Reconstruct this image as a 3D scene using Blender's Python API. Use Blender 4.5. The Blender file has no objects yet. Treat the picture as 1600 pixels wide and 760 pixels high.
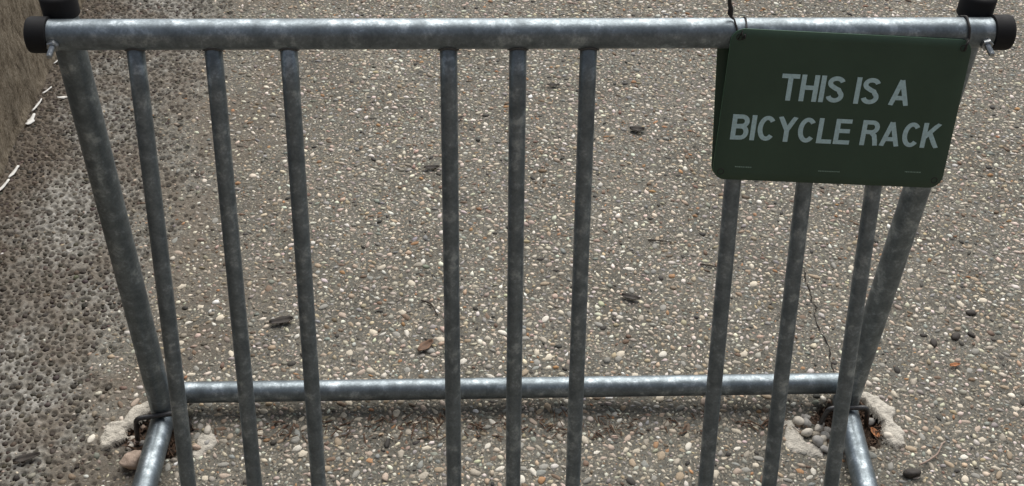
import bpy, math, random
import numpy as np
from mathutils import Vector, Matrix

SC = bpy.context.scene
COL = SC.collection
rnd = random.Random(7)
rng = np.random.default_rng(7)

# ------------------------------------------------------------------ camera
def cam_axes(th, ya, ro):
    f = Vector((0, math.cos(th), -math.sin(th))); r = Vector((1, 0, 0)); u = r.cross(f)
    Z = Matrix.Rotation(ya, 3, 'Z'); f, r, u = Z @ f, Z @ r, Z @ u
    c, s = math.cos(ro), math.sin(ro)
    return c * r + s * u, -s * r + c * u, f
CAM = Vector((-0.0402, -1.3717, 1.6546))
FPX = 1786.368                                   # focal length in pixels of a 1600 px wide picture
cr, cu, cf = cam_axes(*[math.radians(a) for a in (41.5441, -3.36, 1.7376)])
cd = bpy.data.cameras.new('camera'); co = bpy.data.objects.new('camera', cd); COL.objects.link(co)
co.matrix_world = Matrix(((cr.x, cu.x, -cf.x, CAM.x), (cr.y, cu.y, -cf.y, CAM.y), (cr.z, cu.z, -cf.z, CAM.z), (0, 0, 0, 1)))
cd.sensor_fit = 'HORIZONTAL'; cd.sensor_width = 36.0; cd.lens = 36.0 * FPX / 1600.0
cd.clip_start = 0.05; cd.clip_end = 500.0
SC.camera = co

# ------------------------------------------------------------------ light: overcast daylight
SUN_EL, SUN_AZ = math.radians(50), math.radians(14)      # azimuth clockwise from +Y (beyond the rack, to the right)
w = bpy.data.worlds.new('World'); SC.world = w; w.use_nodes = True
nt = w.node_tree; nt.nodes.clear()
sky = nt.nodes.new('ShaderNodeTexSky'); sky.sky_type = 'NISHITA'; sky.sun_disc = False
sky.sun_elevation = SUN_EL; sky.sun_rotation = SUN_AZ
sky.air_density = 1.0; sky.dust_density = 1.5; sky.ozone_density = 1.0
hs = nt.nodes.new('ShaderNodeHueSaturation'); hs.inputs['Saturation'].default_value = 0.45
bg = nt.nodes.new('ShaderNodeBackground'); bg.inputs['Strength'].default_value = 0.05
wo = nt.nodes.new('ShaderNodeOutputWorld')
nt.links.new(sky.outputs[0], hs.inputs['Color']); nt.links.new(hs.outputs[0], bg.inputs[0]); nt.links.new(bg.outputs[0], wo.inputs[0])
sd = bpy.data.lights.new('sun', 'SUN'); sd.energy = 1.5; sd.angle = math.radians(60); sd.color = (1.0, 0.95, 0.88)
so = bpy.data.objects.new('sun', sd); COL.objects.link(so)
so.location = (2, 3, 6)
sdir = Vector((math.sin(SUN_AZ) * math.cos(SUN_EL), math.cos(SUN_AZ) * math.cos(SUN_EL), math.sin(SUN_EL)))
so.rotation_euler = sdir.to_track_quat('Z', 'Y').to_euler()
SC.view_settings.view_transform = 'Standard'; SC.view_settings.look = 'None'
SC.view_settings.gamma = 1.0; SC.view_settings.use_curve_mapping = False
SC.view_settings.exposure = 1.42

# ------------------------------------------------------------------ node helpers
class NT:
    def __init__(s, name):
        s.m = bpy.data.materials.new(name); s.m.use_nodes = True
        s.t = s.m.node_tree; s.t.nodes.clear()
        s.out = s.n('ShaderNodeOutputMaterial'); s.b = s.n('ShaderNodeBsdfPrincipled')
        s.l(s.b.outputs[0], s.out.inputs['Surface'])
        s.tc = s.n('ShaderNodeTexCoord'); s.geo = s.n('ShaderNodeNewGeometry')
    def n(s, k): return s.t.nodes.new(k)
    def l(s, a, b): s.t.links.new(a, b)
    def put(s, sock, v):
        if hasattr(v, 'is_output') or isinstance(v, bpy.types.NodeSocket): s.l(v, sock)
        elif isinstance(v, (tuple, list)) and len(v) == 3 and sock.type == 'RGBA': sock.default_value = (*v, 1)
        else: sock.default_value = v
    def pos(s, scale=(1, 1, 1)):
        mp = s.n('ShaderNodeMapping'); s.l(s.geo.outputs['Position'], mp.inputs[0]); mp.inputs['Scale'].default_value = scale
        return mp.outputs[0]
    def noise(s, vec, scale, detail=4, rough=0.55):
        x = s.n('ShaderNodeTexNoise'); s.l(vec, x.inputs['Vector']); x.inputs['Scale'].default_value = scale
        x.inputs['Detail'].default_value = detail; x.inputs['Roughness'].default_value = rough
        return x.outputs['Fac']
    def vor(s, vec, scale, feat='F1', out='Distance', rnd_=1.0):
        x = s.n('ShaderNodeTexVoronoi'); x.feature = feat; s.l(vec, x.inputs['Vector']); x.inputs['Scale'].default_value = scale
        x.inputs['Randomness'].default_value = rnd_
        return x.outputs[out]
    def ramp(s, fac, *stops):
        x = s.n('ShaderNodeValToRGB'); s.l(fac, x.inputs[0]); e = x.color_ramp.elements
        while len(e) < len(stops): e.new(0.5)
        for el, (p, c) in zip(e, stops):
            el.position = p; el.color = (*c, 1) if isinstance(c, (tuple, list)) else (c, c, c, 1)
        return x.outputs[0]
    def mix(s, fac, a, b, mode='MIX'):
        x = s.n('ShaderNodeMix'); x.data_type = 'RGBA'; x.blend_type = mode
        s.put(x.inputs[0], fac); s.put(x.inputs[6], a); s.put(x.inputs[7], b)
        return x.outputs[2]
    def math(s, op, a, b=None, clamp=False):
        x = s.n('ShaderNodeMath'); x.operation = op; x.use_clamp = clamp
        s.put(x.inputs[0], a)
        if b is not None: s.put(x.inputs[1], b)
        return x.outputs[0]
    def attr(s, name, out='Fac'):
        x = s.n('ShaderNodeAttribute'); x.attribute_name = name
        return x.outputs[out]
    def bump(s, h, strength, dist):
        x = s.n('ShaderNodeBump'); s.l(h, x.inputs['Height']); x.inputs['Strength'].default_value = strength; x.inputs['Distance'].default_value = dist
        s.l(x.outputs[0], s.b.inputs['Normal'])
    def set(s, **k):
        for kk, v in k.items(): s.put(s.b.inputs[kk.replace('_', ' ')], v)
        return s

def mat_galv(name, lo=.215, hi=.42):
    t = NT(name); p = t.pos()
    big = t.noise(p, 34, 5, .62); fine = t.noise(p, 260, 4, .65)
    dn = t.n('ShaderNodeVectorMath'); dn.operation = 'MULTIPLY_ADD'
    nz = t.n('ShaderNodeTexNoise'); t.l(p, nz.inputs['Vector']); nz.inputs['Scale'].default_value = 90; nz.inputs['Detail'].default_value = 3
    t.l(nz.outputs['Color'], dn.inputs[0]); dn.inputs[1].default_value = (.02, .02, .02); t.l(p, dn.inputs[2])
    sep = t.n('ShaderNodeSeparateColor'); t.l(t.vor(dn.outputs[0], 75, 'SMOOTH_F1', 'Color'), sep.inputs[0])
    k = t.math('ADD', t.math('MULTIPLY', big, .50), t.math('MULTIPLY', sep.outputs[0], .20))
    k = t.math('ADD', k, t.math('MULTIPLY', fine, .30))
    c = t.ramp(k, (.36, (lo * .58, lo * .69, lo * .76)), (.52, (lo * .92, lo * 1.08, lo * 1.18)), (.66, (hi * .94, hi * 1.06, hi * 1.14)))
    spots = t.ramp(t.noise(p, 120, 4, .7), (.58, 0.0), (.68, 1.0))
    c = t.mix(t.math('MULTIPLY', spots, .25), c, (.13, .135, .135))
    t.set(Base_Color=c, Metallic=t.ramp(k, (.38, .70), (.66, .88)), Roughness=t.ramp(t.math('ADD', t.math('MULTIPLY', big, .5), t.math('MULTIPLY', fine, .5)), (.35, .50), (.65, .37)), Specular_IOR_Level=.35)
    t.bump(t.math('ADD', fine, big), .25, .0007)
    return t.m

def mat_plain(name, col, rough=.6, var=.25, scale=60, metallic=0.0, bump=.2, bdist=.0006, spec=.5):
    t = NT(name); p = t.pos()
    n = t.noise(p, scale, 5, .6)
    c = t.ramp(n, (.3, tuple(x * (1 - var) for x in col)), (.7, tuple(min(1, x * (1 + var)) for x in col)))
    t.set(Base_Color=c, Roughness=t.ramp(n, (.3, max(0, rough - .08)), (.7, min(1, rough + .08))), Metallic=metallic, Specular_IOR_Level=spec)
    t.bump(t.noise(p, scale * 4, 4, .6), bump, bdist)
    return t.m

M = {}
M['galv'] = mat_galv('galvanised_steel')
M['cap'] = mat_plain('black_rubber', (.013, .013, .014), .75, .25, 120, bump=.12, spec=.25)
M['wire'] = mat_plain('rusty_dark_wire', (.022, .019, .018), .7, .3, 200)
M['bolt'] = mat_plain('zinc_bolt', (.34, .36, .37), .34, .2, 200, metallic=.9)
M['iron'] = mat_plain('weathered_anchor_iron', (.075, .075, .078), .5, .35, 150, metallic=.7)
M['weld'] = mat_plain('weld_steel', (.10, .10, .10), .55, .3, 300, metallic=.6, bump=.6, bdist=.001)
M['mortar'] = mat_plain('pale_mortar', (.50, .47, .41), .95, .22, 90, bump=.9, bdist=.003, spec=.15)
M['flake'] = mat_plain('white_paint', (.78, .77, .73), .8, .12, 200)
M['leaf_dark'] = mat_plain('dead_leaf_dark', (.035, .029, .024), .75, .5, 160, bump=.6)
M['leaf_brown'] = mat_plain('dead_leaf_brown', (.13, .075, .045), .75, .5, 160, bump=.6)
M['leaf_orange'] = mat_plain('dead_leaf_orange', (.33, .13, .045), .7, .4, 160, bump=.5)
M['twig'] = mat_plain('twig_bark', (.045, .033, .026), .8, .4, 200, bump=.6)
M['twig_pale'] = mat_plain('pale_twig', (.30, .22, .18), .8, .3, 200, bump=.5)
M['debris'] = mat_plain('dry_litter', (.10, .06, .038), .9, .6, 130)
M['chunk'] = mat_plain('tan_rock', (.46, .36, .29), .9, .3, 70, bump=.7, bdist=.002, spec=.2)
M['pale_stone'] = mat_plain('pale_stone', (.55, .51, .44), .8, .22, 90, bump=.4, spec=.3)
M['grey_stone'] = mat_plain('grey_stone', (.32, .31, .29), .8, .25, 90, bump=.4, spec=.3)
M['text'] = mat_plain('faded_reflective_print', (.43, .59, .60), .6, .14, 260, bump=.05)
M['mark'] = mat_plain('faded_small_print', (.22, .32, .26), .6, .3, 400, bump=.0)

def mat_sign():
    t = NT('green_sign_paint'); p = t.pos()
    n = t.noise(p, 14, 6, .65); f = t.noise(p, 500, 2, .6)
    c = t.ramp(n, (.3, (.034, .063, .041)), (.7, (.042, .077, .050)))
    c = t.mix(t.math('MULTIPLY', t.ramp(t.noise(t.pos((1, 1, 1)), 90, 6, .75), (.66, 0.0), (.78, 1.0)), .18), c, (.055, .075, .06))
    t.set(Base_Color=c, Roughness=t.ramp(f, (.3, .40), (.7, .52)), Specular_IOR_Level=.35)
    t.bump(f, .08, .0004)
    return t.m
M['sign'] = mat_sign()
M['sign_edge_glint'] = mat_plain('painted_edge_glint', (.06, .16, .08), .5, .4, 200)  # lighter green paints the glint of the plate edge into its colour

def mat_pebble():
    t = NT('pebble_stone'); p = t.pos()
    a = t.attr('tint', 'Color')
    n = t.noise(p, 420, 4, .65)
    c = t.mix(1.0, a, t.ramp(n, (.25, (.66, .66, .66)), (.75, (1.22, 1.2, 1.16))), 'MULTIPLY')
    d = t.ramp(t.noise(p, 9, 5, .6), (.40, 0.0), (.66, .55))
    c = t.mix(d, c, t.mix(.5, c, (.17, .155, .125)))
    t.set(Base_Color=c, Roughness=.72, Specular_IOR_Level=.3)
    t.bump(n, .3, .0008)
    return t.m
M['pebble'] = mat_pebble()

def mat_pavement():
    t = NT('exposed_aggregate_concrete'); p = t.pos()
    fine = t.noise(p, 480, 4, .7); mid = t.noise(p, 60, 6, .65); big = t.noise(p, 4.5, 6, .6)
    sand = t.vor(p, 330, 'F1', 'Color'); sep = t.n('ShaderNodeSeparateColor'); t.l(sand, sep.inputs[0])
    worn = t.attr('worn'); soil = t.attr('soil')
    grey = t.ramp(t.math('ADD', t.math('MULTIPLY', fine, .5), t.math('MULTIPLY', mid, .5)), (.32, (.075, .073, .062)), (.5, (.125, .122, .106)), (.68, (.19, .185, .162)))
    sandc = t.ramp(sep.outputs[0], (.0, (.04, .036, .031)), (.35, (.14, .125, .10)), (.7, (.21, .185, .145)), (1.0, (.42, .38, .31)))
    c = t.mix(t.ramp(sep.outputs[1], (.45, 0.0), (.60, .75)), grey, sandc)
    pale = t.ramp(mid, (.3, (.12, .108, .09)), (.5, (.26, .25, .225)), (.68, (.46, .45, .42)))
    pale = t.mix(t.math('MULTIPLY', t.ramp(fine, (.4, 0.0), (.7, 1.0)), .25), pale, (.12, .10, .08))
    c = t.mix(worn, c, pale)
    c = t.mix(1.0, c, t.ramp(big, (.28, (.74, .73, .71)), (.52, (1, 1, 1)), (.75, (1.13, 1.12, 1.10))), 'MULTIPLY')
    # brown dirt washed along the wall, soil in the holes
    c = t.mix(soil, c, t.ramp(mid, (.3, (.030, .020, .014)), (.7, (.085, .058, .042))))
    dirt = t.attr('dirt')
    c = t.mix(dirt, c, t.ramp(t.noise(p, 110, 5, .7), (.3, (.085, .070, .054)), (.7, (.19, .158, .125))))
    # beyond the modelled pebbles the aggregate is too far off to pick apart
    far = t.attr('far')
    pc = t.vor(p, 95, 'F1', 'Color'); pd = t.vor(p, 95, 'F1', 'Distance'); sp2 = t.n('ShaderNodeSeparateColor'); t.l(pc, sp2.inputs[0])
    pcol = t.ramp(sp2.outputs[0], (0, (.05, .045, .04)), (.2, (.2, .15, .1)), (.45, (.32, .29, .25)), (.75, (.46, .39, .31)), (1, (.62, .57, .5)))
    c = t.mix(t.math('MULTIPLY', far, t.ramp(pd, (.34, .9), (.46, 0.0))), c, pcol)
    t.set(Base_Color=c, Roughness=.92, Specular_IOR_Level=.2)
    h = t.math('ADD', t.math('MULTIPLY', fine, .6), t.math('MULTIPLY', sep.outputs[2], .5))
    t.bump(t.math('ADD', h, mid), .75, .0016)
    return t.m
M['pavement'] = mat_pavement()

def mat_wall():
    t = NT('dirty_cast_concrete'); p = t.pos()
    st = t.noise(t.pos((1, 1, .42)), 75, 6, .72); fine = t.noise(t.pos((1, 1, .55)), 260, 4, .7); big = t.noise(t.pos((1, 1, .5)), 7, 5, .6)
    k = t.math('ADD', t.math('MULTIPLY', st, .6), t.math('MULTIPLY', fine, .4))
    c = t.ramp(k, (.36, (.05, .038, .028)), (.46, (.15, .124, .092)), (.56, (.25, .215, .168)), (.72, (.38, .335, .275)))
    c = t.mix(1.0, c, t.ramp(big, (.3, (.78, .77, .74)), (.7, (1.18, 1.16, 1.1))), 'MULTIPLY')
    t.set(Base_Color=c, Roughness=.92, Specular_IOR_Level=.2)
    t.bump(k, 1.0, .007)
    return t.m
M['wall'] = mat_wall()

# ------------------------------------------------------------------ mesh helpers
def mesh(name, V, F, mats, smooth=True, mi=None):
    m = bpy.data.meshes.new(name); m.from_pydata([tuple(v) for v in V], [], [tuple(f) for f in F]); m.update()
    for x in (mats if isinstance(mats, (list, tuple)) else [mats]): m.materials.append(x)
    if mi is not None: m.polygons.foreach_set('material_index', mi)
    if smooth: m.polygons.foreach_set('use_smooth', [True] * len(m.polygons))
    return m
def link(name, m, parent=None, loc=(0, 0, 0), rot=None):
    o = bpy.data.objects.new(name, m); COL.objects.link(o)
    if parent: o.parent = parent
    o.location = loc
    if rot is not None: o.rotation_euler = rot
    return o
def tag(o, label, cat=None, group=None, kind=None):
    if label: o['label'] = label
    if cat: o['category'] = cat
    if group: o['group'] = group
    if kind: o['kind'] = kind
    return o
def empty(name, loc): o = link(name, None, None, loc); o.empty_display_size = .05; return o

def frame(d):
    d = d.normalized(); a = Vector((0, 0, 1)) if abs(d.z) < .9 else Vector((1, 0, 0))
    x = d.cross(a).normalized(); return x, d.cross(x).normalized()
def lathe(A, B, prof, seg=28, V=None, F=None):
    """solid of revolution round A->B; prof = [(metres along, radius)], closed when first/last radius is 0"""
    V = [] if V is None else V; F = [] if F is None else F
    A = Vector(A); d = (Vector(B) - A).normalized(); x, y = frame(d); base = len(V)
    rings = []
    for (s, r) in prof:
        if r <= 1e-9: rings.append([len(V)]); V.append(A + d * s)
        else:
            rings.append(list(range(len(V), len(V) + seg)))
            for k in range(seg):
                a = 2 * math.pi * k / seg; V.append(A + d * s + (x * math.cos(a) + y * math.sin(a)) * r)
    for a, b in zip(rings, rings[1:]):
        for k in range(seg):
            k2 = (k + 1) % seg
            if len(a) == 1: F.append((a[0], b[k], b[k2]))
            elif len(b) == 1: F.append((a[k], b[0], a[k2]))
            else: F.append((a[k], b[k], b[k2], a[k2]))
    return V, F
def tube(A, B, r, seg=32, n=1):
    L = (Vector(B) - Vector(A)).length
    return lathe(A, B, [(0, 0), (0, r * .86), (.0012, r)] + [(L * k / n, r) for k in range(1, n)] + [(L - .0012, r), (L, r * .86), (L, 0)], seg)
def sweep(pts, r, seg=10, closed=False):
    """tube along a polyline; r a number or one radius per point"""
    pts = [Vector(p) for p in pts]; n = len(pts); V, F = [], []
    rr = r if isinstance(r, (list, tuple)) else [r] * n
    t0 = (pts[1] - pts[0]).normalized(); x, y = frame(t0)
    for i, p in enumerate(pts):
        if closed: t = (pts[(i + 1) % n] - pts[i - 1]).normalized()
        else: t = (pts[min(i + 1, n - 1)] - pts[max(i - 1, 0)]).normalized()
        x = (x - t * x.dot(t)).normalized(); y = t.cross(x)
        for k in range(seg):
            a = 2 * math.pi * k / seg; V.append(p + (x * math.cos(a) + y * math.sin(a)) * rr[i])
    m = n if closed else n - 1
    for i in range(m):
        j = (i + 1) % n
        for k in range(seg):
            k2 = (k + 1) % seg; F.append((i * seg + k, i * seg + k2, j * seg + k2, j * seg + k))
    if not closed:
        F.append(tuple(range(seg))[::-1]); F.append(tuple((n - 1) * seg + k for k in range(seg)))
    return V, F
def fillet(pts, rad, n=6):
    """round the corners of a polyline"""
    pts = [Vector(p) for p in pts]; out = [pts[0]]
    for a, b, c in zip(pts, pts[1:], pts[2:]):
        u = (a - b); v = (c - b); k = min(rad, u.length * .49, v.length * .49)
        p, q = b + u.normalized() * k, b + v.normalized() * k
        for i in range(n + 1):
            t = i / n; out.append((1 - t) ** 2 * p + 2 * t * (1 - t) * b + t * t * q)
    out.append(pts[-1]); return out
def icosphere(sub):
    t = (1 + 5 ** .5) / 2
    V = [Vector(v).normalized() for v in [(-1, t, 0), (1, t, 0), (-1, -t, 0), (1, -t, 0), (0, -1, t), (0, 1, t), (0, -1, -t), (0, 1, -t), (t, 0, -1), (t, 0, 1), (-t, 0, -1), (-t, 0, 1)]]
    F = [(0, 11, 5), (0, 5, 1), (0, 1, 7), (0, 7, 10), (0, 10, 11), (1, 5, 9), (5, 11, 4), (11, 10, 2), (10, 7, 6), (7, 1, 8), (3, 9, 4), (3, 4, 2), (3, 2, 6), (3, 6, 8), (3, 8, 9), (4, 9, 5), (2, 4, 11), (6, 2, 10), (8, 6, 7), (9, 8, 1)]
    for _ in range(sub):
        mid, G = {}, []
        def m(a, b):
            k = (min(a, b), max(a, b))
            if k not in mid: mid[k] = len(V); V.append(((V[a] + V[b]) / 2).normalized())
            return mid[k]
        for a, b, c in F:
            x, y, z = m(a, b), m(b, c), m(c, a); G += [(a, x, z), (b, y, x), (c, z, y), (x, y, z)]
        F = G
    return V, F
def vnoise(x, y, seed=0):
    """smooth value noise for numpy arrays"""
    r = np.random.default_rng(seed).random((256, 256))
    xi, yi = np.floor(x).astype(int), np.floor(y).astype(int); fx, fy = x - xi, y - yi
    fx, fy = fx * fx * (3 - 2 * fx), fy * fy * (3 - 2 * fy)
    g = lambda a, b: r[a % 256, b % 256]
    return (g(xi, yi) * (1 - fx) + g(xi + 1, yi) * fx) * (1 - fy) + (g(xi, yi + 1) * (1 - fx) + g(xi + 1, yi + 1) * fx) * fy
def fbm(x, y, seed=0, o=4):
    s, a, t = 0, 1, 0
    for k in range(o): s = s + a * vnoise(x * 2 ** k + 17.3 * k, y * 2 ** k + 5.1 * k, seed + k); t += a; a *= .5
    return s / t
def sstep(a, b, x): t = np.clip((x - a) / (b - a), 0, 1); return t * t * (3 - 2 * t)

# ------------------------------------------------------------------ the pavement: one sheet, pitted where it is worn
WALL_X = -1.105
HOLES = [(-.602, -.022, .062, .050), (.690, -.020, .070, .058)]     # broken-out sockets at the two rear feet
def worn_mask(x, y):
    n = (fbm(x * 5, y * 5, 3) - .5) * .34
    m = 1 - sstep(-.96, -.56, x + n)
    return np.clip(m * (.85 + .5 * (fbm(x * 9, y * 9, 11) - .5)), 0, 1)
def mud_mask(x, y): return 1 - sstep(-.80, -.30, x + (fbm(x * 4, y * 4, 13) - .5) * .4)
def soil_mask(x, y):
    s = np.zeros_like(x)
    for (hx, hy, a, b) in HOLES:
        d = np.hypot((x - hx) / a, (y - hy) / b) + (fbm(x * 28, y * 28, 21) - .5) * .9
        s = np.maximum(s, 1 - sstep(.75, 1.12, d))
    return s
def base_h(x, y):
    h = (fbm(x * 2.2, y * 2.2, 5, 3) - .5) * .008 + (fbm(x * 40, y * 40, 8, 3) - .5) * .0022
    h = h * (1 - sstep(3, 6, np.hypot(x, y)))
    return h - .016 * soil_mask(x, y)

xs = np.concatenate([-np.geomspace(90, 1.7, 26), np.linspace(-1.6, -1.16, 12), np.arange(-1.14, -.56, .0022), np.arange(-.557, -.44, .004), np.arange(-.43, 2.4, .012), np.geomspace(2.5, 90, 26)])
ys = np.concatenate([-np.geomspace(90, .75, 26), np.arange(-.7, -.24, .01), np.arange(-.235, 1.72, .0024), np.arange(1.73, 2.8, .012), np.geomspace(2.9, 90, 26)])
GX, GY = np.meshgrid(xs, ys)
Hh = base_h(GX, GY)
# pits left by plucked-out aggregate, in the worn strip along the wall
pits = []
occ = {}
def try_place(x, y, r, occ=occ, cell=.019, k=1.0):
    ci, cj = int(math.floor(x / cell)), int(math.floor(y / cell))
    for a in (-1, 0, 1):
        for b in (-1, 0, 1):
            for (px, py, pr) in occ.get((ci + a, cj + b), ()):
                if (px - x) ** 2 + (py - y) ** 2 < (k * (r + pr)) ** 2: return False
    occ.setdefault((ci, cj), []).append((x, y, r)); return True
cx_ = rng.uniform(-1.12, -.42, 44000); cy_ = rng.uniform(-.3, 1.75, 44000)
wm = worn_mask(cx_, cy_); sm = soil_mask(cx_, cy_)
rr_ = np.exp(rng.normal(math.log(.0042), .34, 44000)).clip(.0022, .0078)
order = np.argsort(-rr_)
for i in order:
    if rng.random() < wm[i] * 1.15 - .12 and sm[i] < .2 and try_place(cx_[i], cy_[i], rr_[i], k=.84): pits.append((cx_[i], cy_[i], rr_[i]))
for (px, py, r) in pits:
    R = r * 1.15
    i0, i1 = np.searchsorted(xs, (px - R, px + R)); j0, j1 = np.searchsorted(ys, (py - R, py + R))
    if i1 <= i0 or j1 <= j0: continue
    d = np.hypot(GX[j0:j1, i0:i1] - px, GY[j0:j1, i0:i1] - py) / R
    Hh[j0:j1, i0:i1] -= np.where(d < 1, (1 - d ** 2.6) * min(.0062, r * 1.05), 0)
nx, ny = len(xs), len(ys)
co_ = np.stack([GX.ravel(), GY.ravel(), Hh.ravel()], 1).astype(np.float32)
ii, jj = np.meshgrid(np.arange(nx - 1), np.arange(ny - 1)); a = (jj * nx + ii).ravel()
quads = np.stack([a, a + 1, a + 1 + nx, a + nx], 1).astype(np.int32)
def np_mesh(name, co, faces, mat, smooth=True):
    m = bpy.data.meshes.new(name); k = faces.shape[1]
    m.vertices.add(len(co)); m.vertices.foreach_set('co', co.astype(np.float32).ravel())
    m.loops.add(faces.size); m.loops.foreach_set('vertex_index', faces.astype(np.int32).ravel())
    m.polygons.add(len(faces)); m.polygons.foreach_set('loop_start', np.arange(0, faces.size, k, dtype=np.int32))
    m.polygons.foreach_set('use_smooth', np.full(len(faces), smooth))
    m.update(calc_edges=True); m.materials.append(mat); return m
pm = np_mesh('pavement', co_, quads, M['pavement'])
def fattr(m, name, v):
    at = m.attributes.new(name, 'FLOAT', 'POINT'); at.data.foreach_set('value', np.asarray(v, np.float32).ravel())
fattr(pm, 'worn', worn_mask(GX, GY)); fattr(pm, 'soil', soil_mask(GX, GY))
fattr(pm, 'dirt', np.clip((1 - sstep(.02, .16, GX - WALL_X + (fbm(GX * 14, GY * 14, 31) - .5) * .16)) * .9 + mud_mask(GX, GY) * sstep(.42, .62, fbm(GX * 11, GY * 11, 33)) * .6, 0, .92))
PX0, PX1, PY0, PY1 = -1.10, 2.15, -.55, 2.35            # the field of modelled pebbles
fattr(pm, 'far', 1 - (sstep(PX0 - .02, PX0, GX) * sstep(-PX1 - .0, -PX1 + .05, -GX) * sstep(PY0, PY0 + .05, GY) * sstep(-PY1, -PY1 + .05, -GY)))
pavement = tag(link('pavement', pm), 'grey exposed aggregate concrete pavement with embedded pebbles', kind='structure')

# ------------------------------------------------------------------ embedded pebbles
PAL = [((.58, .525, .43), .24), ((.68, .65, .58), .12), ((.40, .32, .23), .14), ((.46, .375, .31), .09), ((.30, .295, .27), .14),
       ((.37, .335, .28), .12), ((.17, .115, .08), .06), ((.36, .20, .10), .018), ((.035, .033, .031), .035), ((.24, .25, .235), .05)]
pw = np.array([p[1] for p in PAL]); pw /= pw.sum(); pc_ = np.array([p[0] for p in PAL])
def field(n, lo, hi, mean, sd, occ2, k):
    x = rng.uniform(PX0, PX1, n); y = rng.uniform(PY0, PY1, n)
    r = np.exp(rng.normal(math.log(mean), sd, n)).clip(lo, hi); o = np.argsort(-r)
    wm = worn_mask(x, y); sm = soil_mask(x, y); rich = fbm(x * 3.1, y * 3.1, 41); mm = mud_mask(x, y)
    keep = rng.random(n)
    return [(x[i], y[i], r[i]) for i in o if keep[i] < (1 - .88 * wm[i]) * (1 - .35 * mm[i]) * (.68 + .85 * (rich[i] - .2)) and sm[i] < .25 and try_place(x[i], y[i], r[i], occ2, .019, k)]
occ2 = {}
for p in pits: occ2.setdefault((int(math.floor(p[0] / .019)), int(math.floor(p[1] / .019))), []).append(p)
cp = [(.694, .40), (.688, .362), (.691, .330), (.686, .300), (.692, .283), (.683, .262), (.681, .238), (.686, .205), (.691, .168), (.684, .140), (.683, .112), (.690, .085)]
for (a_, b_) in zip(cp, cp[1:]):
    for t_ in (0, .25, .5, .75):
        q_ = (a_[0] + (b_[0] - a_[0]) * t_, a_[1] + (b_[1] - a_[1]) * t_, .0016); occ2.setdefault((int(math.floor(q_[0] / .019)), int(math.floor(q_[1] / .019))), []).append(q_)
peb = field(270000, .0018, .0082, .0036, .40, occ2, .80)
N0 = len(peb)
P = np.array(peb); wmP = mud_mask(P[:, 0], P[:, 1])
ci = rng.choice(len(PAL), N0, p=pw); tint = pc_[ci] * np.exp(rng.normal(0, .16, (N0, 1))) * np.exp(rng.normal(0, .04, (N0, 3)))
dirty = (rng.random(N0) < wmP * .7); tint[dirty] = tint[dirty] * .40 + np.array((.052, .043, .032))
size = P[:, 2]; el = rng.uniform(.58, .95, N0); asp = rng.uniform(1.0, 1.38, N0); flat = rng.uniform(.40, .62, N0)
sink = rng.uniform(.05, .72, N0)
# dark dirty stones deep in some pits; the dark also paints shade by the wall
Q = np.array([p for p in pits if rng.random() < .85]); NQ = len(Q)
tq = np.array((.046, .037, .030)) * np.exp(rng.normal(0, .4, (NQ, 1))) * np.exp(rng.normal(0, .07, (NQ, 3)))
P = np.vstack([P, Q * [1, 1, .98]]); size = P[:, 2]; tint = np.vstack([tint, tq])
el = np.r_[el, rng.uniform(.8, 1, NQ)]; asp = np.r_[asp, np.ones(NQ)]; flat = np.r_[flat, rng.uniform(.5, .8, NQ)]
sunk = np.r_[size[:N0] * flat[:N0] * sink, np.full(NQ, 0.0)]
depth = np.r_[np.zeros(N0), np.minimum(.0062, Q[:, 2] * 1.05) * rng.uniform(.75, 1.0, NQ)]
N = len(P); yaw = rng.uniform(0, 2 * math.pi, N)
zc = base_h(P[:, 0], P[:, 1]) - sunk - depth + np.r_[np.zeros(N0), np.zeros(NQ)]
IV, IF = icosphere(0); IV = np.array([tuple(v) for v in IV]); IF = np.array(IF)
IV1, IF1 = icosphere(1)
# which 300 show largest in the picture
rel = np.stack([P[:, 0] - CAM.x, P[:, 1] - CAM.y, zc - CAM.z], 1)
dz = rel @ np.array(cf); u_ = 800 + FPX * (rel @ np.array(cr)) / dz; v_ = 380 - FPX * (rel @ np.array(cu)) / dz
vis = (u_ > 6) & (u_ < 1594) & (v_ > 84) & (v_ < 754) & (np.arange(N) < N0)
score = np.where(vis, size * asp / dz, 0); top = set(np.argsort(-score)[:300].tolist())
rest = np.array([i for i in range(N) if i not in top])
def shape(i_, jitter):
    s = np.stack([size[i_] * asp[i_], size[i_] * el[i_], size[i_] * flat[i_]], 1)
    v = IV[None] * (1 + jitter) * s[:, None, :]
    c, sn = np.cos(yaw[i_])[:, None], np.sin(yaw[i_])[:, None]
    x = v[:, :, 0] * c - v[:, :, 1] * sn; y = v[:, :, 0] * sn + v[:, :, 1] * c
    return np.stack([x + P[i_, 0][:, None], y + P[i_, 1][:, None], v[:, :, 2] + zc[i_][:, None]], 2)
pv = shape(rest, rng.normal(0, .17, (len(rest), 12, 1)).clip(-.35, .3)).reshape(-1, 3)
pf = (IF[None] + 12 * np.arange(len(rest))[:, None, None]).reshape(-1, 3)
am = np_mesh('aggregate', pv, pf, M['pebble'])
def cattr(m, v):
    at = m.color_attributes.new('tint', 'FLOAT_COLOR', 'POINT')
    at.data.foreach_set('color', np.concatenate([v, np.ones((len(v), 1))], 1).astype(np.float32).ravel())
cattr(am, np.repeat(tint[rest].clip(.01, .85), 12, 0))
tag(link('aggregate', am, pavement), 'small pale, tan and dark pebbles set in the concrete', kind='stuff')
pmesh = {}
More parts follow.
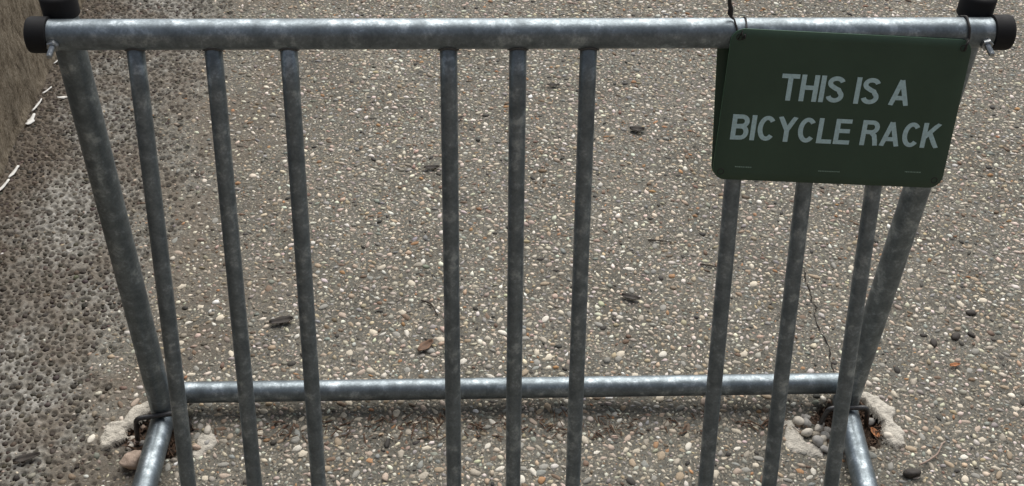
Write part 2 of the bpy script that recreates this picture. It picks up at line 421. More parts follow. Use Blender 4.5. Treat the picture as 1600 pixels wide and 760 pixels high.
for i in sorted(top):
    key = (int(ci[i]), i % 4)
    if key not in pmesh:
        r2 = np.random.default_rng(100 + key[0] * 4 + key[1])
        d1, d2 = r2.normal(0, 1, 3), r2.normal(0, 1, 3)
        V = [tuple(np.array(v) * (1 + (.15 * math.sin(3 * float(np.dot(d1, v)))) + .10 * math.sin(5 * float(np.dot(d2, v))))) for v in IV1]
        m = mesh('pebble', V, IF1, M['pebble']); cattr(m, np.repeat(pc_[key[0]][None] * r2.uniform(.85, 1.15), len(V), 0)); pmesh[key] = m
    o = link('pebble', pmesh[key], pavement, (P[i, 0], P[i, 1], zc[i]), (0, 0, yaw[i])); o.scale = (size[i] * asp[i], size[i] * el[i], size[i] * flat[i])

def gz(x, y): return float(base_h(np.array([x]), np.array([y]))[0])

# a hairline crack running away from the rear foot under the sign
cp = [(.694, .40), (.688, .362), (.691, .330), (.686, .300), (.692, .283), (.683, .262), (.681, .238), (.686, .205), (.691, .168), (.684, .140), (.683, .112), (.690, .085)]
pts = []
for (a, b) in zip(cp, cp[1:]):
    for k in range(5): t = k / 5; pts.append((a[0] * (1 - t) + b[0] * t + rnd.uniform(-.0018, .0018), a[1] * (1 - t) + b[1] * t))
V, F = [], []
for i, (x, y) in enumerate(pts):
    wd = .0002 + .0016 * abs(math.sin(i * .55)) * rnd.uniform(.4, 1)
    V += [(x - wd, y, gz(x, y) + .0016), (x + wd, y, gz(x, y) + .0016)]
for i in range(len(pts) - 1): F.append((2 * i, 2 * i + 1, 2 * i + 3, 2 * i + 2))
M['crack'] = mat_plain('dirt_filled_crack', (.022, .019, .017), .95, .4, 300, spec=.1)
link('crack', mesh('crack', V, F, M['crack']), pavement)['label'] = 'jagged dark hairline crack'

# ------------------------------------------------------------------ the wall on the left
yw = np.concatenate([[-6], np.arange(-.3, 2.6, .012), [8]]); zw = np.concatenate([np.linspace(-.05, .42, 48), [.6, .72]])
WY, WZ = np.meshgrid(yw, zw)
WXf = WALL_X + (fbm(WY * 16, WZ * 9, 51) - .5) * .014 + (fbm(WY * 60, WZ * 30, 55, 3) - .5) * .006 + .012 * np.exp(-np.clip(WZ, 0, 9) / .012) * fbm(WY * 20, WZ * 0, 57) + .010 * (1 - sstep(.5, .9, WY))
n1, n2 = len(yw), len(zw); a, b = np.meshgrid(np.arange(n1 - 1), np.arange(n2 - 1)); k = (b * n1 + a).ravel()
wv = np.stack([WXf.ravel(), WY.ravel(), WZ.ravel()], 1); wf = np.stack([k, k + 1, k + 1 + n1, k + n1], 1)
# top, back and ends
e0 = len(wv); tp = (n2 - 1) * n1
back = np.array([[-1.38, yw[0], .72], [-1.38, yw[-1], .72], [-1.38, yw[0], -.05], [-1.38, yw[-1], -.05]])
wv = np.vstack([wv, back]); V = wv.tolist(); F = wf.tolist()
F.append([e0, e0 + 1] + [tp + i for i in range(n1 - 1, -1, -1)]); F.append([e0 + 1, e0, e0 + 2, e0 + 3])
F.append([e0, *[j * n1 for j in range(n2 - 1, -1, -1)], e0 + 2]); F.append([e0 + 3, *[j * n1 + n1 - 1 for j in range(n2)], e0 + 1])
wl = link('concrete_wall', mesh('concrete_wall', V, F, M['wall'])); tag(wl, 'low brownish concrete wall with vertical streaks edging the pavement', 'wall')

# unseen wall added behind the photographer to keep sky off faces turned this way
def sky_blocker():
    V, F = [], []
    def bx(x0, y0, z0, x1, y1, z1):
        b = len(V); V.extend([(x0, y0, z0), (x1, y0, z0), (x1, y1, z0), (x0, y1, z0), (x0, y0, z1), (x1, y0, z1), (x1, y1, z1), (x0, y1, z1)])
        F.extend([tuple(b + i for i in f) for f in ((0, 3, 2, 1), (4, 5, 6, 7), (0, 1, 5, 4), (1, 2, 6, 5), (2, 3, 7, 6), (3, 0, 4, 7))])
    bx(-14, -5.5, -.1, 14, -4.6, 3.7); bx(-14.1, -5.6, 3.703, 14.1, -4.45, 3.95); bx(-14, -4.597, -.1, 14, -4.52, .5)
    return mesh('added_sky_blocker', V, F, M['sky_blocker'], False)
M['sky_blocker'] = mat_plain('brown_render', (.20, .175, .15), .9, .3, 3, bump=.5, bdist=.004, spec=.2)
link('added_sky_blocker', sky_blocker())['kind'] = 'structure'

# white paint flakes along the foot of the wall
def flake(name, x, y, L, W, yaw, label, tilt=.5, seed=0, mat='flake', z=None):
    r = random.Random(seed); V, F = [], []; n = 7
    for i in range(n):
        t = i / (n - 1); wd = W * (.35 + .65 * math.sin(math.pi * (.12 + .8 * t))) * r.uniform(.7, 1.1)
        cz = .0016 + tilt * W * (t - .5) ** 2 * 2.0
        for s in (-1, 0, 1): V.append(((t - .5) * L, s * wd / 2 + r.uniform(-1, 1) * W * .10, cz + (0 if s else .10 * W)))
    m = len(V); V += [(x_, y_, z_ - .0012) for (x_, y_, z_) in V]
    for i in range(n - 1):
        for s in (0, 1):
            a = i * 3 + s; F.append((a, a + 3, a + 4, a + 1)); F.append((m + a, m + a + 1, m + a + 4, m + a + 3))
    ring = [i * 3 for i in range(n)] + [(n - 1) * 3 + 1] + [i * 3 + 2 for i in range(n - 1, -1, -1)] + [1]
    for a, b in zip(ring, ring[1:] + ring[:1]): F.append((a, a + m, b + m, b))
    o = link(name, mesh(name, V, F, M[mat]), None, (x, y, (gz(x, y) if z is None else z) + .0004), (0, 0, yaw))
    o['label'] = label; return o
for (x, y, L, W, yw_, lab, sd_) in [
    (-1.088, .955, .046, .017, 1.45, 'broadest white paint flake at the foot of the concrete wall', 1),
    (-1.090, 1.020, .055, .006, 1.40, 'thin white paint strip just beyond the broadest flake at the wall foot', 2),
    (-1.083, 1.085, .034, .005, 1.1, 'short white paint sliver between two longer strips along the wall foot', 3),
    (-1.072, .752, .046, .009, 1.35, 'slim white paint flake standing off the wall foot, one of a close pair', 4),
    (-1.081, .700, .050, .008, 1.30, 'white paint flake tight against the wall foot, one of a close pair', 5),
    (-1.033, 1.052, .030, .011, .2, 'white paint chip lying out on the pavement away from the wall', 6),
    (-1.088, 1.235, .060, .006, 1.25, 'white paint strip below the capped end of the top rail by the wall', 7)]:
    tag(flake('paint_flake', x, y, L, W, yw_, lab, seed=sd_), None, 'paint flake', 'white paint flakes along the wall')

# ------------------------------------------------------------------ the bicycle rack
H, LEAN = .8233, .3205
RP = .0211; RB = .0122; RBASE = .0197
RY = -.262; RZ = .036                                  # front base rail
O = Vector((.05, -.10, 0))
rack = tag(empty('bicycle_rack', O), 'galvanised steel bicycle rack of upright bars with black end caps', 'bicycle rack')
def part(name, VF, mat, parent=rack, sm=True):
    V, F = VF; o = link(name, mesh(name, [Vector(v) - O for v in V], F, mat, sm), parent); return o
def edge_split(o, deg=35):
    m = o.modifiers.new('edges', 'EDGE_SPLIT'); m.split_angle = math.radians(deg); return o
xl, xr = -.612, .716
edge_split(part('top_rail', tube((xl, 0, H - .001), (xr, 0, H + .002), RP, 40, 24), M['galv']))
def capprof(r, L, open_in=.0): return [(0, 0), (0, r - .001), (.0015, r + .0035), (L - .006, r + .0038), (L - .002, r + .0025), (L, r - .002), (L, r - .006), (L - .0035, r - .008), (L - .0035, 0)]
def endcap(pos, d, r, L, back):
    p = Vector(pos) - Vector(d) * back
    return edge_split(part('end_cap', lathe(p, p + Vector(d), capprof(r, L), 36), M['cap']), 50)
endcap((xl, 0, H - .001), (-1, 0, 0), RP, .030, .017); endcap((xr, 0, H + .002), (1, 0, 0), RP, .030, .013)
# rear legs stand behind the top rail and in front of the rear base rail
legs = [(Vector((-.584, 0, .026)), Vector((-.5890, .0425, H + .034))), (Vector((.6745, 0, .026)), Vector((.6945, .0425, H + .034)))]
for (b, t) in legs:
    edge_split(part('leg', tube(b, t, RP, 36, 12), M['galv']))
    d = (t - b).normalized(); endcap(t, d, RP, .034, .028)
edge_split(part('rear_base_rail', tube((-.610, .0425, .038), (.702, .0425, .038), RBASE, 36, 20), M['galv']))
endcap((-.610, .0425, .038), (-1, 0, 0), RBASE, .024, .019); endcap((.702, .0425, .038), (1, 0, 0), RBASE, .024, .019)
edge_split(part('front_base_rail', tube((-.59, RY, RZ), (.665, RY, RZ), RBASE, 32, 8), M['galv']))
endcap((-.59, RY, RZ), (-1, 0, 0), RBASE, .024, .019); endcap((.665, RY, RZ), (1, 0, 0), RBASE, .024, .019)
for (x0, x1) in ((-.584, -.590), (.6745, .658)):
    edge_split(part('side_base_bar', tube((x0, .018, .0235), (x1, RY + .0385, .0255), RP, 36, 8), M['galv']))
# nine uprights, in threes
BX = [-.4842, -.3787, -.2758, -.0562, .0401, .1385, .3583, .4651, .5693]
barV, barF = tube((0, 0, H), (0, RY, RZ), RB, 24, 10)
bm_ = mesh('upright_bar', barV, barF, M['galv'])
bd = (Vector((0, RY, RZ)) - Vector((0, 0, H))).normalized(); bx_, by_ = frame(bd)
ring = []
for k in range(24):
    a = 2 * math.pi * k / 24; off = (bx_ * math.cos(a) + by_ * math.sin(a)) * (RB + .0008)
    lo, hi = 0, .06
    for _ in range(30):
        s = (lo + hi) / 2; p = off + bd * s
        if math.hypot(p.y, p.z) < RP: lo = s
        else: hi = s
    ring.append(Vector((0, 0, H)) + off + bd * lo)
wV, wF = sweep(ring, .0022, 6, True); wm_ = mesh('weld_bead', wV, wF, M['weld'])
for x in BX:
    o = link('upright_bar', bm_, rack, Vector((x, 0, 0)) - O); link('weld_bead', wm_, o)
# through-bolts that fix the top rail to the legs, nut towards the front
def hexprism(A, d, r, L):
    A = Vector(A); d = Vector(d).normalized(); x, y = frame(d); V, F = [], []
    for s, k in ((0, 1), (L * .85, 1), (L, .86)):
        for i in range(6): a = i * math.pi / 3 + .3; V.append(A + d * s + (x * math.cos(a) + y * math.sin(a)) * r * k)
    for j in (0, 6):
        for i in range(6): i2 = (i + 1) % 6; F.append((j + i, j + i2, j + 6 + i2, j + 6 + i))
    F.append(tuple(range(12, 18))); F.append(tuple(range(5, -1, -1))); return V, F
for (x, z) in ((-.5875, H - .004), (.6935, H - .003)):
    d = Vector((0, -1, -.12)).normalized(); A = Vector((x, -RP + .003, z))
    prof = [(0, .0042)]
    for k in range(10): prof += [(.002 + k * .0024, .0042), (.0032 + k * .0024, .0035)]
    prof += [(.0265, .0040), (.028, .003), (.028, 0)]
    b = edge_split(part('bolt', lathe(A, A + d, prof, 14), M['bolt']), 40)
    n = part('nut', hexprism(A + d * .001, d, .0088, .0075), M['bolt'], b, False)
    w = part('washer', lathe(A - d * .0012, A + d, [(0, .0), (0, .0105), (.002, .0105), (.002, 0)], 20), M['bolt'], b, False)

# anchor staples that pin the side bars into the concrete
for (pts, lab) in (([(-.634, -.026, -.012), (-.624, -.030, .0525), (-.542, -.016, .0525), (-.535, -.016, -.012)], 'bent iron anchor staple over the base bar at the foot near the wall'),
                   ([(.716, -.020, -.012), (.701, -.030, .0525), (.629, -.030, .0525), (.622, -.026, -.012)], 'bent iron anchor staple over the base bar at the foot below the sign')):
    p0 = Vector((pts[0][0], pts[0][1], 0)); V, F = sweep(fillet(pts, .012), .0045, 12)
    tag(link('anchor_staple', mesh('anchor_staple', [v - p0 for v in V], F, M['iron']), None, p0), lab, 'staple', 'anchor staples at the rack feet')

# ------------------------------------------------------------------ the sign
bn = Vector((0, -1, LEAN)).normalized(); bdn = Vector((0, -LEAN, -1)).normalized()
P0 = Vector((0, 0, H)) + bn * .0240
ang = math.radians(2.9)
sc_ = P0 + Vector((.4968, 0, 0)) + bdn * .1049
ex = Vector((1, 0, 0)) * math.cos(ang) + bdn * math.sin(ang)         # sign's own right
ey = -(bdn * math.cos(ang) - Vector((1, 0, 0)) * math.sin(ang))      # sign's own up
R3 = Matrix((ex, ey, bn)).transposed()
SW, SH, CR = .3405, .2205, .019
sign = tag(empty('rack_sign', sc_), 'dark green metal sign reading this is a bicycle rack, wired to the top rail', 'sign')
sign.matrix_world = Matrix.Translation(sc_) @ R3.to_4x4()
out = []
for (qx, qy, a0) in ((1, 1, 0), (-1, 1, 90), (-1, -1, 180), (1, -1, 270)):
    for k in range(9):
        a = math.radians(a0 + k * 90 / 8); out.append((qx * (SW / 2 - CR) + CR * math.cos(a), qy * (SH / 2 - CR) + CR * math.sin(a)))
TH = .0013
n = len(out); V, F, mi = [], [], []
for (z, k) in ((-TH, .9985), (-TH + .0003, 1), (-.0003, 1), (0, .9985)):
    V += [(x * k, y * k, z) for x, y in out]
for j in range(3):
    for i in range(n): i2 = (i + 1) % n; F.append((j * n + i, j * n + i2, (j + 1) * n + i2, (j + 1) * n + i)); mi.append(1)
def wav(x, y): return 0.0
c0 = len(V); G = 24
# gently waved faces: concentric rings to the centre
for base, z, flip in ((3 * n, 0, False), (0, -TH, True)):
    prev = [base + i for i in range(n)]
    for r in range(1, 9):
        k = 1 - r / 9; cur = []
        for (x, y) in out: cur.append(len(V)); V.append((x * k, y * k, z + wav(x * k, y * k)))
        for i in range(n):
            i2 = (i + 1) % n; q = (prev[i], prev[i2], cur[i2], cur[i]); F.append(q[::-1] if flip else q); mi.append(0)
        prev = cur
    cc = len(V); V.append((0, 0, z + wav(0, 0)))
    for i in range(n):
        i2 = (i + 1) % n; q = (prev[i], prev[i2], cc); F.append(q[::-1] if flip else q); mi.append(0)
plate_mesh = mesh('sign_plate', V, F, [M['sign'], M['sign_edge_glint']], True, mi)
link('sign_plate', plate_mesh, sign)
# a second plate back to back with it, on the far side of the bars, a little askew the other way
ang2 = math.radians(-2.0)
ex2 = Vector((1, 0, 0)) * math.cos(ang2) + bdn * math.sin(ang2); ey2 = -(bdn * math.cos(ang2) - Vector((1, 0, 0)) * math.sin(ang2))
c2_ = Vector((0, 0, H)) - bn * .0245 + Vector((.3318, 0, 0)) + bdn * .2228 + ex2 * (SW / 2) + ey2 * (SH / 2)
sign2 = empty('rack_sign', c2_); sign2.matrix_world = Matrix.Translation(c2_) @ Matrix((ex2, ey2, bn)).transposed().to_4x4()
tag(sign2, 'bare second sign plate behind the bars, back to back with the lettered sign', 'sign')
link('sign_plate', plate_mesh, sign2)

# lettering: stroked condensed capitals, cap height 1
S = .165
def arc(cx, cy, rx, ry, a0, a1, n=14): return [(cx + rx * math.cos(math.radians(a0 + (a1 - a0) * k / n)), cy + ry * math.sin(math.radians(a0 + (a1 - a0) * k / n))) for k in range(n + 1)]
h = S / 2
GL = {
 'T': (.60, [[(0, 1 - h), (.60, 1 - h)], [(.30, 0), (.30, 1 - h)]]),
 'H': (.60, [[(h, 0), (h, 1)], [(.60 - h, 0), (.60 - h, 1)], [(h, .52), (.60 - h, .52)]]),
 'I': (S, [[(h, 0), (h, 1)]]),
 'S': (.60, [arc(.30, .745, .21, .166, 12, 225, 14)[0:] + [(.30, .535), (.40, .49)] + arc(.30, .270, .215, .181, 45, -170, 14)]),
 'A': (.68, [[(.075, 0), (.34, .96)], [(.605, 0), (.34, .96)], [(.16, .29), (.52, .29)]]),
 'B': (.60, [[(h, 0), (h, 1)], [(h, 1 - h)] + arc(.335, .735, .175, .265 - h, 90, -90, 12) + [(h, .53)], [(h, .53)] + arc(.34, .31, .175, .221, 90, -90, 12) + [(h, h)]]),
 'C': (.62, [arc(.32, .5, .231, .411, 42, 318, 24)]),
 'Y': (.64, [[(.06, 1), (.32, .46)], [(.58, 1), (.32, .46)], [(.32, 0), (.32, .48)]]),
 'L': (.52, [[(h, 0), (h, 1)], [(h, h), (.52, h)]]),
 'E': (.56, [[(h, 0), (h, 1)], [(h, 1 - h), (.55, 1 - h)], [(h, .53), (.52, .53)], [(h, h), (.56, h)]]),
 'R': (.62, [[(h, 0), (h, 1)], [(h, 1 - h)] + arc(.345, .725, .175, .275 - h, 90, -90, 12) + [(h, .54)], [(.36, .50), (.46, .40), (.505, .22), (.54, 0)]]),
 'K': (.64, [[(h, 0), (h, 1)], [(.555, 1), (h, .40)], [(.27, .58), (.565, 0)]]),
}
def stroke(pts, w, z, V, F):
    n = len(pts); L = []
    for i, (x, y) in enumerate(pts):
        if i == 0: dx, dy = pts[1][0] - x, pts[1][1] - y; k = 1
        elif i == n - 1: dx, dy = x - pts[i - 1][0], y - pts[i - 1][1]; k = 1
        else:
            ax, ay = x - pts[i - 1][0], y - pts[i - 1][1]; bx, by = pts[i + 1][0] - x, pts[i + 1][1] - y
            la, lb = math.hypot(ax, ay), math.hypot(bx, by); dx, dy = ax / la + bx / lb, ay / la + by / lb
            k = 1 / max(.5, math.hypot(dx, dy) / 2)
        l = math.hypot(dx, dy); L.append((-dy / l * w / 2 * k, dx / l * w / 2 * k))
    b = len(V)
    for (x, y), (ox, oy) in zip(pts, L): V.append((x + ox, y + oy, z)); V.append((x - ox, y - oy, z))
    for i in range(n - 1): F.append((b + 2 * i, b + 2 * i + 1, b + 2 * i + 3, b + 2 * i + 2))
def text_line(s, left, right, base, cap, label):
    adv, x = [], 0
    for ch in s:
        if ch == ' ': x += .30; continue
        adv.append((ch, x)); x += GL[ch][0] + .065
    total = x - .065; kx = (right - left) / total
    V, F = [], []
    for ch, x0 in adv:
        for j, st in enumerate(GL[ch][1]):
            v, f = [], []; pts = st
            if len(st) == 2:   # subdivide so that the print follows the plate
                pts = [(st[0][0] + (st[1][0] - st[0][0]) * k / 4, st[0][1] + (st[1][1] - st[0][1]) * k / 4) for k in range(5)]
            stroke(pts, S, 0, v, f); b = len(V)
            for (px, py, _) in v:
                X, Y = left + (x0 + min(max(px, -.02), 9)) * kx, base + min(max(py, 0), 1) * cap
                V.append((X, Y, wav(X, Y) + .0004 + .00006 * j))
            F += [tuple(b + q for q in ff) for ff in f]
    o = link('lettering', mesh('lettering', V, F, M['text'], False), sign); o['label'] = label; return o
def to_sign(s, t):  # from rail coordinates (s along rail, t down the bars) to the sign's own
    p = P0 + Vector((s, 0, 0)) + bdn * t - sc_; return p.dot(ex), p.dot(ey)
a1, a2 = to_sign(.4089, .0502), to_sign(.4153, .0928); b1 = to_sign(.5921, .0981)
text_line('THIS IS A', a1[0], b1[0] + .001, b1[1], 0.0385, 'pale lettering reading THIS IS A')
c1, c2, c3 = to_sign(.3447, .1085), to_sign(.3426, .1475), to_sign(.6466, .1606)
text_line('BICYCLE RACK', c2[0], to_sign(.6486, .1211)[0], (c2[1] + c3[1]) / 2, .0375, 'pale lettering reading BICYCLE RACK')
for (s, t, wd) in ((.3648, .1883, .022), (.492, .196, .032), (.6148, .1977, .022)):
    x, y = to_sign(s, t); V, F = [], []; k = -wd / 2
    while k < wd / 2:
        l = rnd.uniform(.0012, .0026); b = len(V)
        for (px, py) in ((k, -.0007), (k + l, -.0007), (k + l, .0008), (k, .0008)): V.append((x + px, y + py, wav(x + px, y + py) + .0004))
        F.append((b, b + 1, b + 2, b + 3)); k += l + .0006
    link('small_print', mesh('small_print', V, F, M['mark'], False), sign)
# punched corner holes (eyelets)
for sx in (-1, 1):
    for sy in (-1, 1):
        x, y = sx * (SW / 2 - .012), sy * (SH / 2 - .012)
        V, F = lathe((x, y, wav(x, y) - .0006), (x, y, 1), [(0, 0), (.0004, .0034), (.0011, .0042), (.0012, .0046), (.0002, .0052)], 14)
        link('eyelet', mesh('eyelet', V, F, M['wire']), sign)

# wires that hold it
def S2W(x, y, z): return sc_ + ex * x + ey * y + bn * z
def loop(x, yoff, hole, r=.0017, n=15, a0=0, a1=360):
    pts = []
    for k in range(n):
        a = math.radians(a0 + (a1 - a0) * k / (n - 1)); pts.append(Vector((x + yoff * math.sin(a * .5), -math.cos(a) * (RP + .0026), H + math.sin(a) * (RP + .0026))))
    return pts
hole = S2W(-SW / 2 + .015, SH / 2 - .012, .003)
pA = [hole + Vector((0, -.001, -.002)), hole + Vector((-.002, -.002, .012)), Vector((.3425, -.023, H + .006)), Vector((.3395, -.0160, H + .0185)), Vector((.337, -.004, H + .0250)),
      Vector((.334, 0, H + .026)), Vector((.3315, .002, H + .031)), Vector((.3315, .003, H + .038)), Vector((.3290, .004, H + .045)), Vector((.3280, .005, H + .053)), Vector((.3275, .004, H + .061))]
rA = [.0013] * 5 + [.002, .0042, .0036, .0030, .0024, .0013]
pB = [hole + Vector((.003, .001, .004)), Vector((.350, -.0245, H + .005)), Vector((.3530, -.0165, H + .0185)), Vector((.3545, .004, H + .0245)), Vector((.352, .0205, H + .012)), Vector((.344, .0225, H - .006)), Vector((.338, .012, H - .021)), Vector((.340, -.008, H - .0235)), hole + Vector((0, .004, -.001))]
def wire(path, rad, lab):
    p0 = Vector(path[0][0]); V, F = [], []
    for p, r in zip(path, rad):
        p = fillet(p, .004, 3) if not isinstance(r, list) else p
        v, f = sweep(p, r, 8); b = len(V); V += v; F += [tuple(b + q for q in ff) for ff in f]
    return tag(link('wire_tie', mesh('wire_tie', [v - p0 for v in V], F, M['wire']), None, p0), lab, 'wire', 'wires holding the sign')
wire([pA, pB], [rA, .0013], 'dark wire with a twisted end sticking up above the rail, holding a sign corner')
hr = S2W(SW / 2 - .012, SH / 2 - .012, .003)
pC = [hr + Vector((0, -.001, -.003)), hr + Vector((.001, -.001, .010)), Vector((.6655, -.0245, H + .004)), Vector((.6645, -.0165, H + .020)), Vector((.6645, .002, H + .0265)), Vector((.6645, .020, H + .016)), Vector((.6645, .0255, H + .001)), Vector((.6650, .016, H - .018)), Vector((.6650, -.002, H - .0235)), hr + Vector((-.001, .004, -.004))]
wire([pC], [.0016], 'single dark wire looped round the rail at the sign corner beside the bolt')

# ------------------------------------------------------------------ broken sockets: mortar, litter, loose stones
def slab(name, poly, thick, label, seed, step=.003):
    poly = np.array(poly); c = poly.mean(0); r = np.random.default_rng(seed)
    x0, y0 = poly.min(0) - .008; x1, y1 = poly.max(0) + .008
    X, Y = np.meshgrid(np.arange(x0, x1, step), np.arange(y0, y1, step))
    ox = (fbm(X * 60, Y * 60, seed) - .5) * .016; oy = (fbm(X * 60, Y * 60, seed + 9) - .5) * .016
    PXn, PYn = X + ox, Y + oy
    inside = np.zeros(X.shape, bool); dist = np.full(X.shape, 9.)
    for (ax, ay), (bx, by) in zip(poly, np.roll(poly, -1, 0)):
        cond = ((ay > PYn) != (by > PYn)) & (PXn < (bx - ax) * (PYn - ay) / (by - ay + 1e-12) + ax); inside ^= cond
        t = np.clip(((PXn - ax) * (bx - ax) + (PYn - ay) * (by - ay)) / ((bx - ax) ** 2 + (by - ay) ** 2), 0, 1)
        dist = np.minimum(dist, np.hypot(PXn - ax - t * (bx - ax), PYn - ay - t * (by - ay)))
    dist = np.where(inside, dist, -dist)
    G_ = base_h(X, Y) + .016 * soil_mask(X, Y)
    Z = G_ - .004 + (thick + .004) * (1 - np.exp(-np.clip(dist + .002, 0, 1) / .0035)) + (fbm(X * 120, Y * 120, seed + 3) - .5) * .006 * (dist > -.002)
    keep = dist > -.004; idx = -np.ones(X.shape, int); V, F = [], []
    for j, i in zip(*np.nonzero(keep)): idx[j, i] = len(V); V.append((X[j, i] - c[0], Y[j, i] - c[1], Z[j, i]))
    for j in range(X.shape[0] - 1):
        for i in range(X.shape[1] - 1):
            q = (idx[j, i], idx[j, i + 1], idx[j + 1, i + 1], idx[j + 1, i])
            if min(q) >= 0: F.append(q)
    return tag(link(name, mesh(name, V, F, M['mortar'], False), None, (c[0], c[1], 0)), label, 'mortar patch', 'broken mortar at the rack feet')
slab('mortar_patch', [(-.618, .052), (-.655, .038), (-.668, .010), (-.692, .000), (-.698, -.030), (-.690, -.058), (-.668, -.052), (-.655, -.030), (-.648, -.008), (-.628, .012), (-.610, .030)], .009, 'crumbling pale mortar collar round the rack foot near the wall', 61)
slab('mortar_patch', [(.706, .044), (.728, .056), (.752, .036), (.776, .004), (.764, -.018), (.776, -.050), (.772, -.082), (.750, -.088), (.738, -.066), (.735, -.046), (.744, -.026), (.728, -.004), (.722, .022)], .010, 'chalky white mortar crescent beyond the rack foot below the sign', 62)
slab('mortar_patch', [(.563, -.008), (.553, -.034), (.546, -.080), (.582, -.094), (.616, -.102), (.612, -.076), (.592, -.068), (.580, -.044), (.577, -.012)], .004, 'flat pale mortar slab among loose stones at the foot below the sign', 63)
slab('mortar_patch', [(-.520, -.030), (-.500, -.020), (-.482, -.040), (-.492, -.062), (-.512, -.082), (-.528, -.070), (-.518, -.050)], .004, 'small broken pale mortar scrap beside the foot near the wall', 64)

def litter(name, cx, cy, rx, ry, n, seed, label):
    r = random.Random(seed); V, F = [], []
    for _ in range(n):
        a, q = r.uniform(0, 6.28), math.sqrt(r.random()); x, y = cx + rx * q * math.cos(a), cy + ry * q * math.sin(a)
        L, W, yw_ = r.uniform(.006, .024), r.uniform(.0006, .0022), r.uniform(0, 6.28); z = gz(x, y) + r.uniform(.0015, .007)
        dx, dy = math.cos(yw_) * L / 2, math.sin(yw_) * L / 2; px, py = -math.sin(yw_) * W, math.cos(yw_) * W; b = len(V); tz = r.uniform(-.003, .003)
        V += [(x - dx - px, y - dy - py, z - tz), (x - dx + px, y - dy + py, z - tz), (x + dx + px * .6, y + dy + py * .6, z + tz), (x + dx - px * .6, y + dy - py * .6, z + tz), (x, y, z + W * 1.2), (x, y, z - W)]
        F += [(b, b + 1, b + 4), (b + 1, b + 2, b + 4), (b + 2, b + 3, b + 4), (b + 3, b, b + 4), (b + 1, b, b + 5), (b + 2, b + 1, b + 5), (b + 3, b + 2, b + 5), (b, b + 3, b + 5)]
    o = link(name, mesh(name, [(x - cx, y - cy, z) for x, y, z in V], F, M['debris'], False), None, (cx, cy, 0)); return tag(o, label, 'leaf litter', kind='stuff')
litter('leaf_litter', .690, -.020, .075, .060, 330, 5, 'brown dry needles and litter in the broken hole below the sign')
litter('leaf_litter', -.595, -.020, .062, .050, 170, 6, 'brown dry litter in the broken hole near the wall')

lt = litter('leaf_litter', .06, -.022, .56, .030, 260, 8, 'thin scatter of brown litter on the pavement before the rear base rail')
def stone(name, x, y, a, b, c, yaw, mat, label, cat, group, seed, lift=.6, sub=2, cut=.86):
    V, F = icosphere(sub); r = np.random.default_rng(seed); D = r.normal(0, 1, (5, 3)); ph = r.uniform(0, 6, 5)
    out_ = []
    for v in V:
        k = 1 + sum(.07 * math.sin(2.2 * float(np.dot(d, v)) + p) for d, p in zip(D, ph)) * .8
        k = min([k] + [cut / max(1e-6, float(np.dot(d, v)) / float(np.linalg.norm(d))) for d in D if float(np.dot(d, v)) > 0])
        out_.append((v.x * a * k, v.y * b * k, max(v.z, -.75) * c * k))
    z = gz(x, y) + c * lift
    return tag(link(name, mesh(name, out_, F, M[mat]), None, (x, y, z), (0, 0, yaw)), label, cat, group)
stone('rock_chunk', -.622, -.092, .026, .019, .017, .6, 'chunk', 'largest loose chunk, pinkish tan, leaning by the base bar near the wall', 'rock', None, 3, cut=.66, sub=3)
gL = 'loose pebbles in the socket near the wall'; gR = 'loose pebbles in the socket below the sign'
lL = 'small loose pebble in the broken socket near the wall'; lR = 'rounded loose pebble in the broken socket below the sign'
for i, (x, y, s) in enumerate([(-.645, -.022, .0075), (-.636, -.030, .007), (-.645, -.036, .0065), (-.640, -.050, .007), (-.630, .004, .006), (-.622, -.034, .008), (-.506, -.020, .008), (-.520, -.058, .007), (-.503, -.048, .006)]):
    stone('loose_pebble', x, y, s * 1.2, s * .9, s * .75, i * 1.3, ('pale_stone', 'chunk', 'grey_stone')[i % 3], ('pale', 'pinkish tan', 'grey')[i % 3] + ' ' + lL, 'pebble', gL, 10 + i, sub=1)
for i, (x, y, s) in enumerate([(.585, -.018, .010), (.599, -.022, .009), (.595, -.046, .0095), (.609, -.066, .011), (.620, -.033, .0085), (.630, -.046, .010), (.621, -.060, .008), (.618, -.084, .008), (.633, -.080, .0095), (.640, -.030, .009), (.645, -.062, .009), (.628, -.018, .008), (.652, -.046, .008), (.727, -.010, .009), (.742, -.058, .009), (.603, -.010, .007)]):
    stone('loose_pebble', x, y, s * 1.15, s * .92, s * .8, i * 1.7, ('pale_stone', 'grey_stone')[i % 2], ('pale ', 'grey ')[i % 2] + lR, 'pebble', gR, 40 + i, lift=.75, sub=2)

# ------------------------------------------------------------------ leaves, twigs and scraps on the pavement
def leaf(x, y, L, W, yaw, mat, label, seed, curl=.5, name='dead_leaf', cat='leaf'):
    r = random.Random(seed); n, m = 9, 5; V, F = [], []
    for i in range(n):
        t = i / (n - 1); wd = W / 2 * (math.sin(math.pi * min(1, t * .96 + .03)) ** .7) * r.uniform(.8, 1.12)
        for j in range(m):
            s = (j / (m - 1)) * 2 - 1
            V.append(((t - .5) * L, s * wd, .0035 + curl * W * .45 * (s * s) + .12 * L * curl * (t - .5) ** 2 * 2 + r.uniform(-.0006, .0006)))
    for i in range(n - 1):
        for j in range(m - 1): a = i * m + j; F.append((a, a + m, a + m + 1, a + 1))
    o = link(name, mesh(name, V, F, M[mat]), None, (x, y, gz(x, y) + .001), (0, 0, yaw))
    so_ = o.modifiers.new('thick', 'SOLIDIFY'); so_.thickness = .0009
    return tag(o, label, cat, 'dead leaves on the pavement')
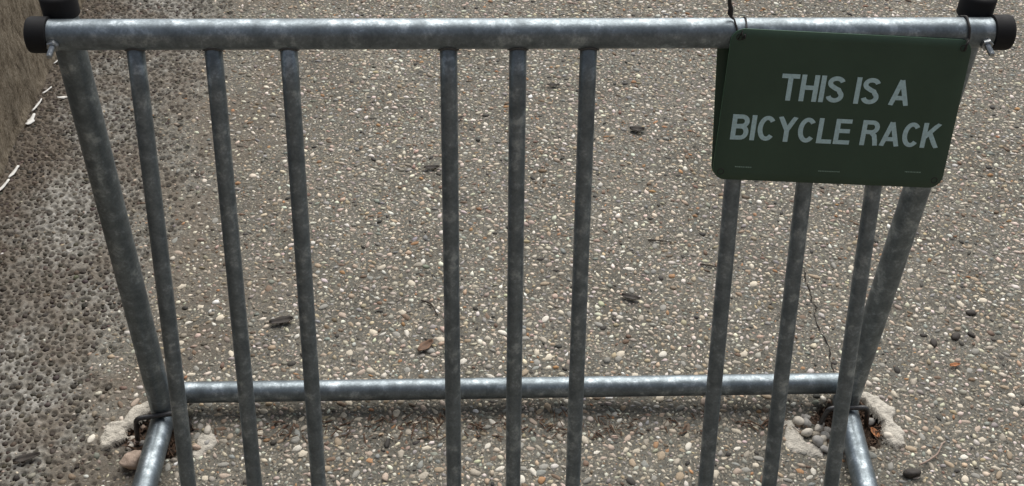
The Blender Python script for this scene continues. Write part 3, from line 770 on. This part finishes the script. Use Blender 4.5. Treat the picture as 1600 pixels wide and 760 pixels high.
G_L = [
 (-.403, .256, .048, .022, .25, 'leaf_dark', 'large dark curled leaf between the second and third bars from the wall'),
 (.393, .904, .036, .021, -.1, 'leaf_dark', 'blackish crumpled leaf lying alone on the pavement beside the sign'),
 (-.109, .755, .036, .015, .1, 'leaf_dark', 'narrow dark leaf in the wide gap by the first bar of the middle three'),
 (.200, 1.102, .032, .012, .0, 'leaf_dark', 'flat dark leaf far behind the middle three bars under the top rail'),
 (.308, .313, .038, .016, -.3, 'leaf_dark', 'dark leaf with a torn end in the gap before the sign posts'),
 (-.113, .181, .040, .020, .8, 'leaf_brown', 'torn reddish brown leaf near the twig and the rear base rail'),
 (-.815, -.075, .046, .016, .35, 'leaf_dark', 'long dark leaf on the pitted pavement near the wall'),
 (.926, .115, .022, .010, .2, 'leaf_orange', 'small orange leaf scrap out beyond the mortar crescent'),
 (.728, -.038, .026, .012, 1.9, 'leaf_orange', 'orange leaf scrap in the litter of the hole below the sign'),
 (-.044, .955, .020, .009, .5, 'leaf_dark', 'tiny dark leaf far behind the wide gap beside the middle bars')]
for i, g in enumerate(G_L): leaf(*g, seed=70 + i)
def twig(pts, r0, mat, label, seed):
    r = random.Random(seed); P_ = [Vector((x, y, gz(x, y) + r0 + .0012 + z)) for (x, y, z) in pts]; p0 = P_[0].copy()
    pp = fillet(P_, .008, 4); V, F = sweep(pp, [r0 * (1 - .5 * i / len(pp)) * r.uniform(.85, 1.15) for i in range(len(pp))], 7)
    return tag(link('twig', mesh('twig', [v - p0 for v in V], F, M[mat]), None, p0), label, 'twig', 'twigs on the pavement')
twig([(-.124, .312, 0), (-.104, .300, .002), (-.098, .285, .002), (-.090, .266, 0)], .0021, 'twig', 'short bent dark twig near the torn brown leaf', 1)
twig([(.368, .494, 0), (.390, .490, .002), (.419, .486, 0)], .0018, 'twig', 'straight thin dark twig in the gap before the sign', 2)
twig([(.470, .416, 0), (.492, .410, .001), (.510, .404, 0)], .0018, 'twig', 'stubby dark twig on the pavement beyond the first bar under the sign', 3)
twig([(.779, -.128, .006), (.800, -.116, .002), (.822, -.102, .003), (.836, -.080, .002), (.846, -.072, 0)], .0019, 'twig_pale', 'pale curved stem growing from the black clump', 4)
stone('bark_clump', .762, -.143, .019, .010, .009, .1, 'leaf_dark', 'black blocky clump of bark at the end of a pale stem', 'bark', None, 90, sub=2)
for i, (x, y, s) in enumerate([(1.01, .262, .010), (.955, .195, .011), (.905, .178, .010), (.99, .20, .008)]):
    stone('dark_stone', x, y, s * 1.2, s * .8, s * .5, i * .7, 'leaf_dark', 'small black stone on open pavement beyond the sign-side leg', 'stone', 'black stones beyond the sign', 95 + i, lift=.4, sub=1)
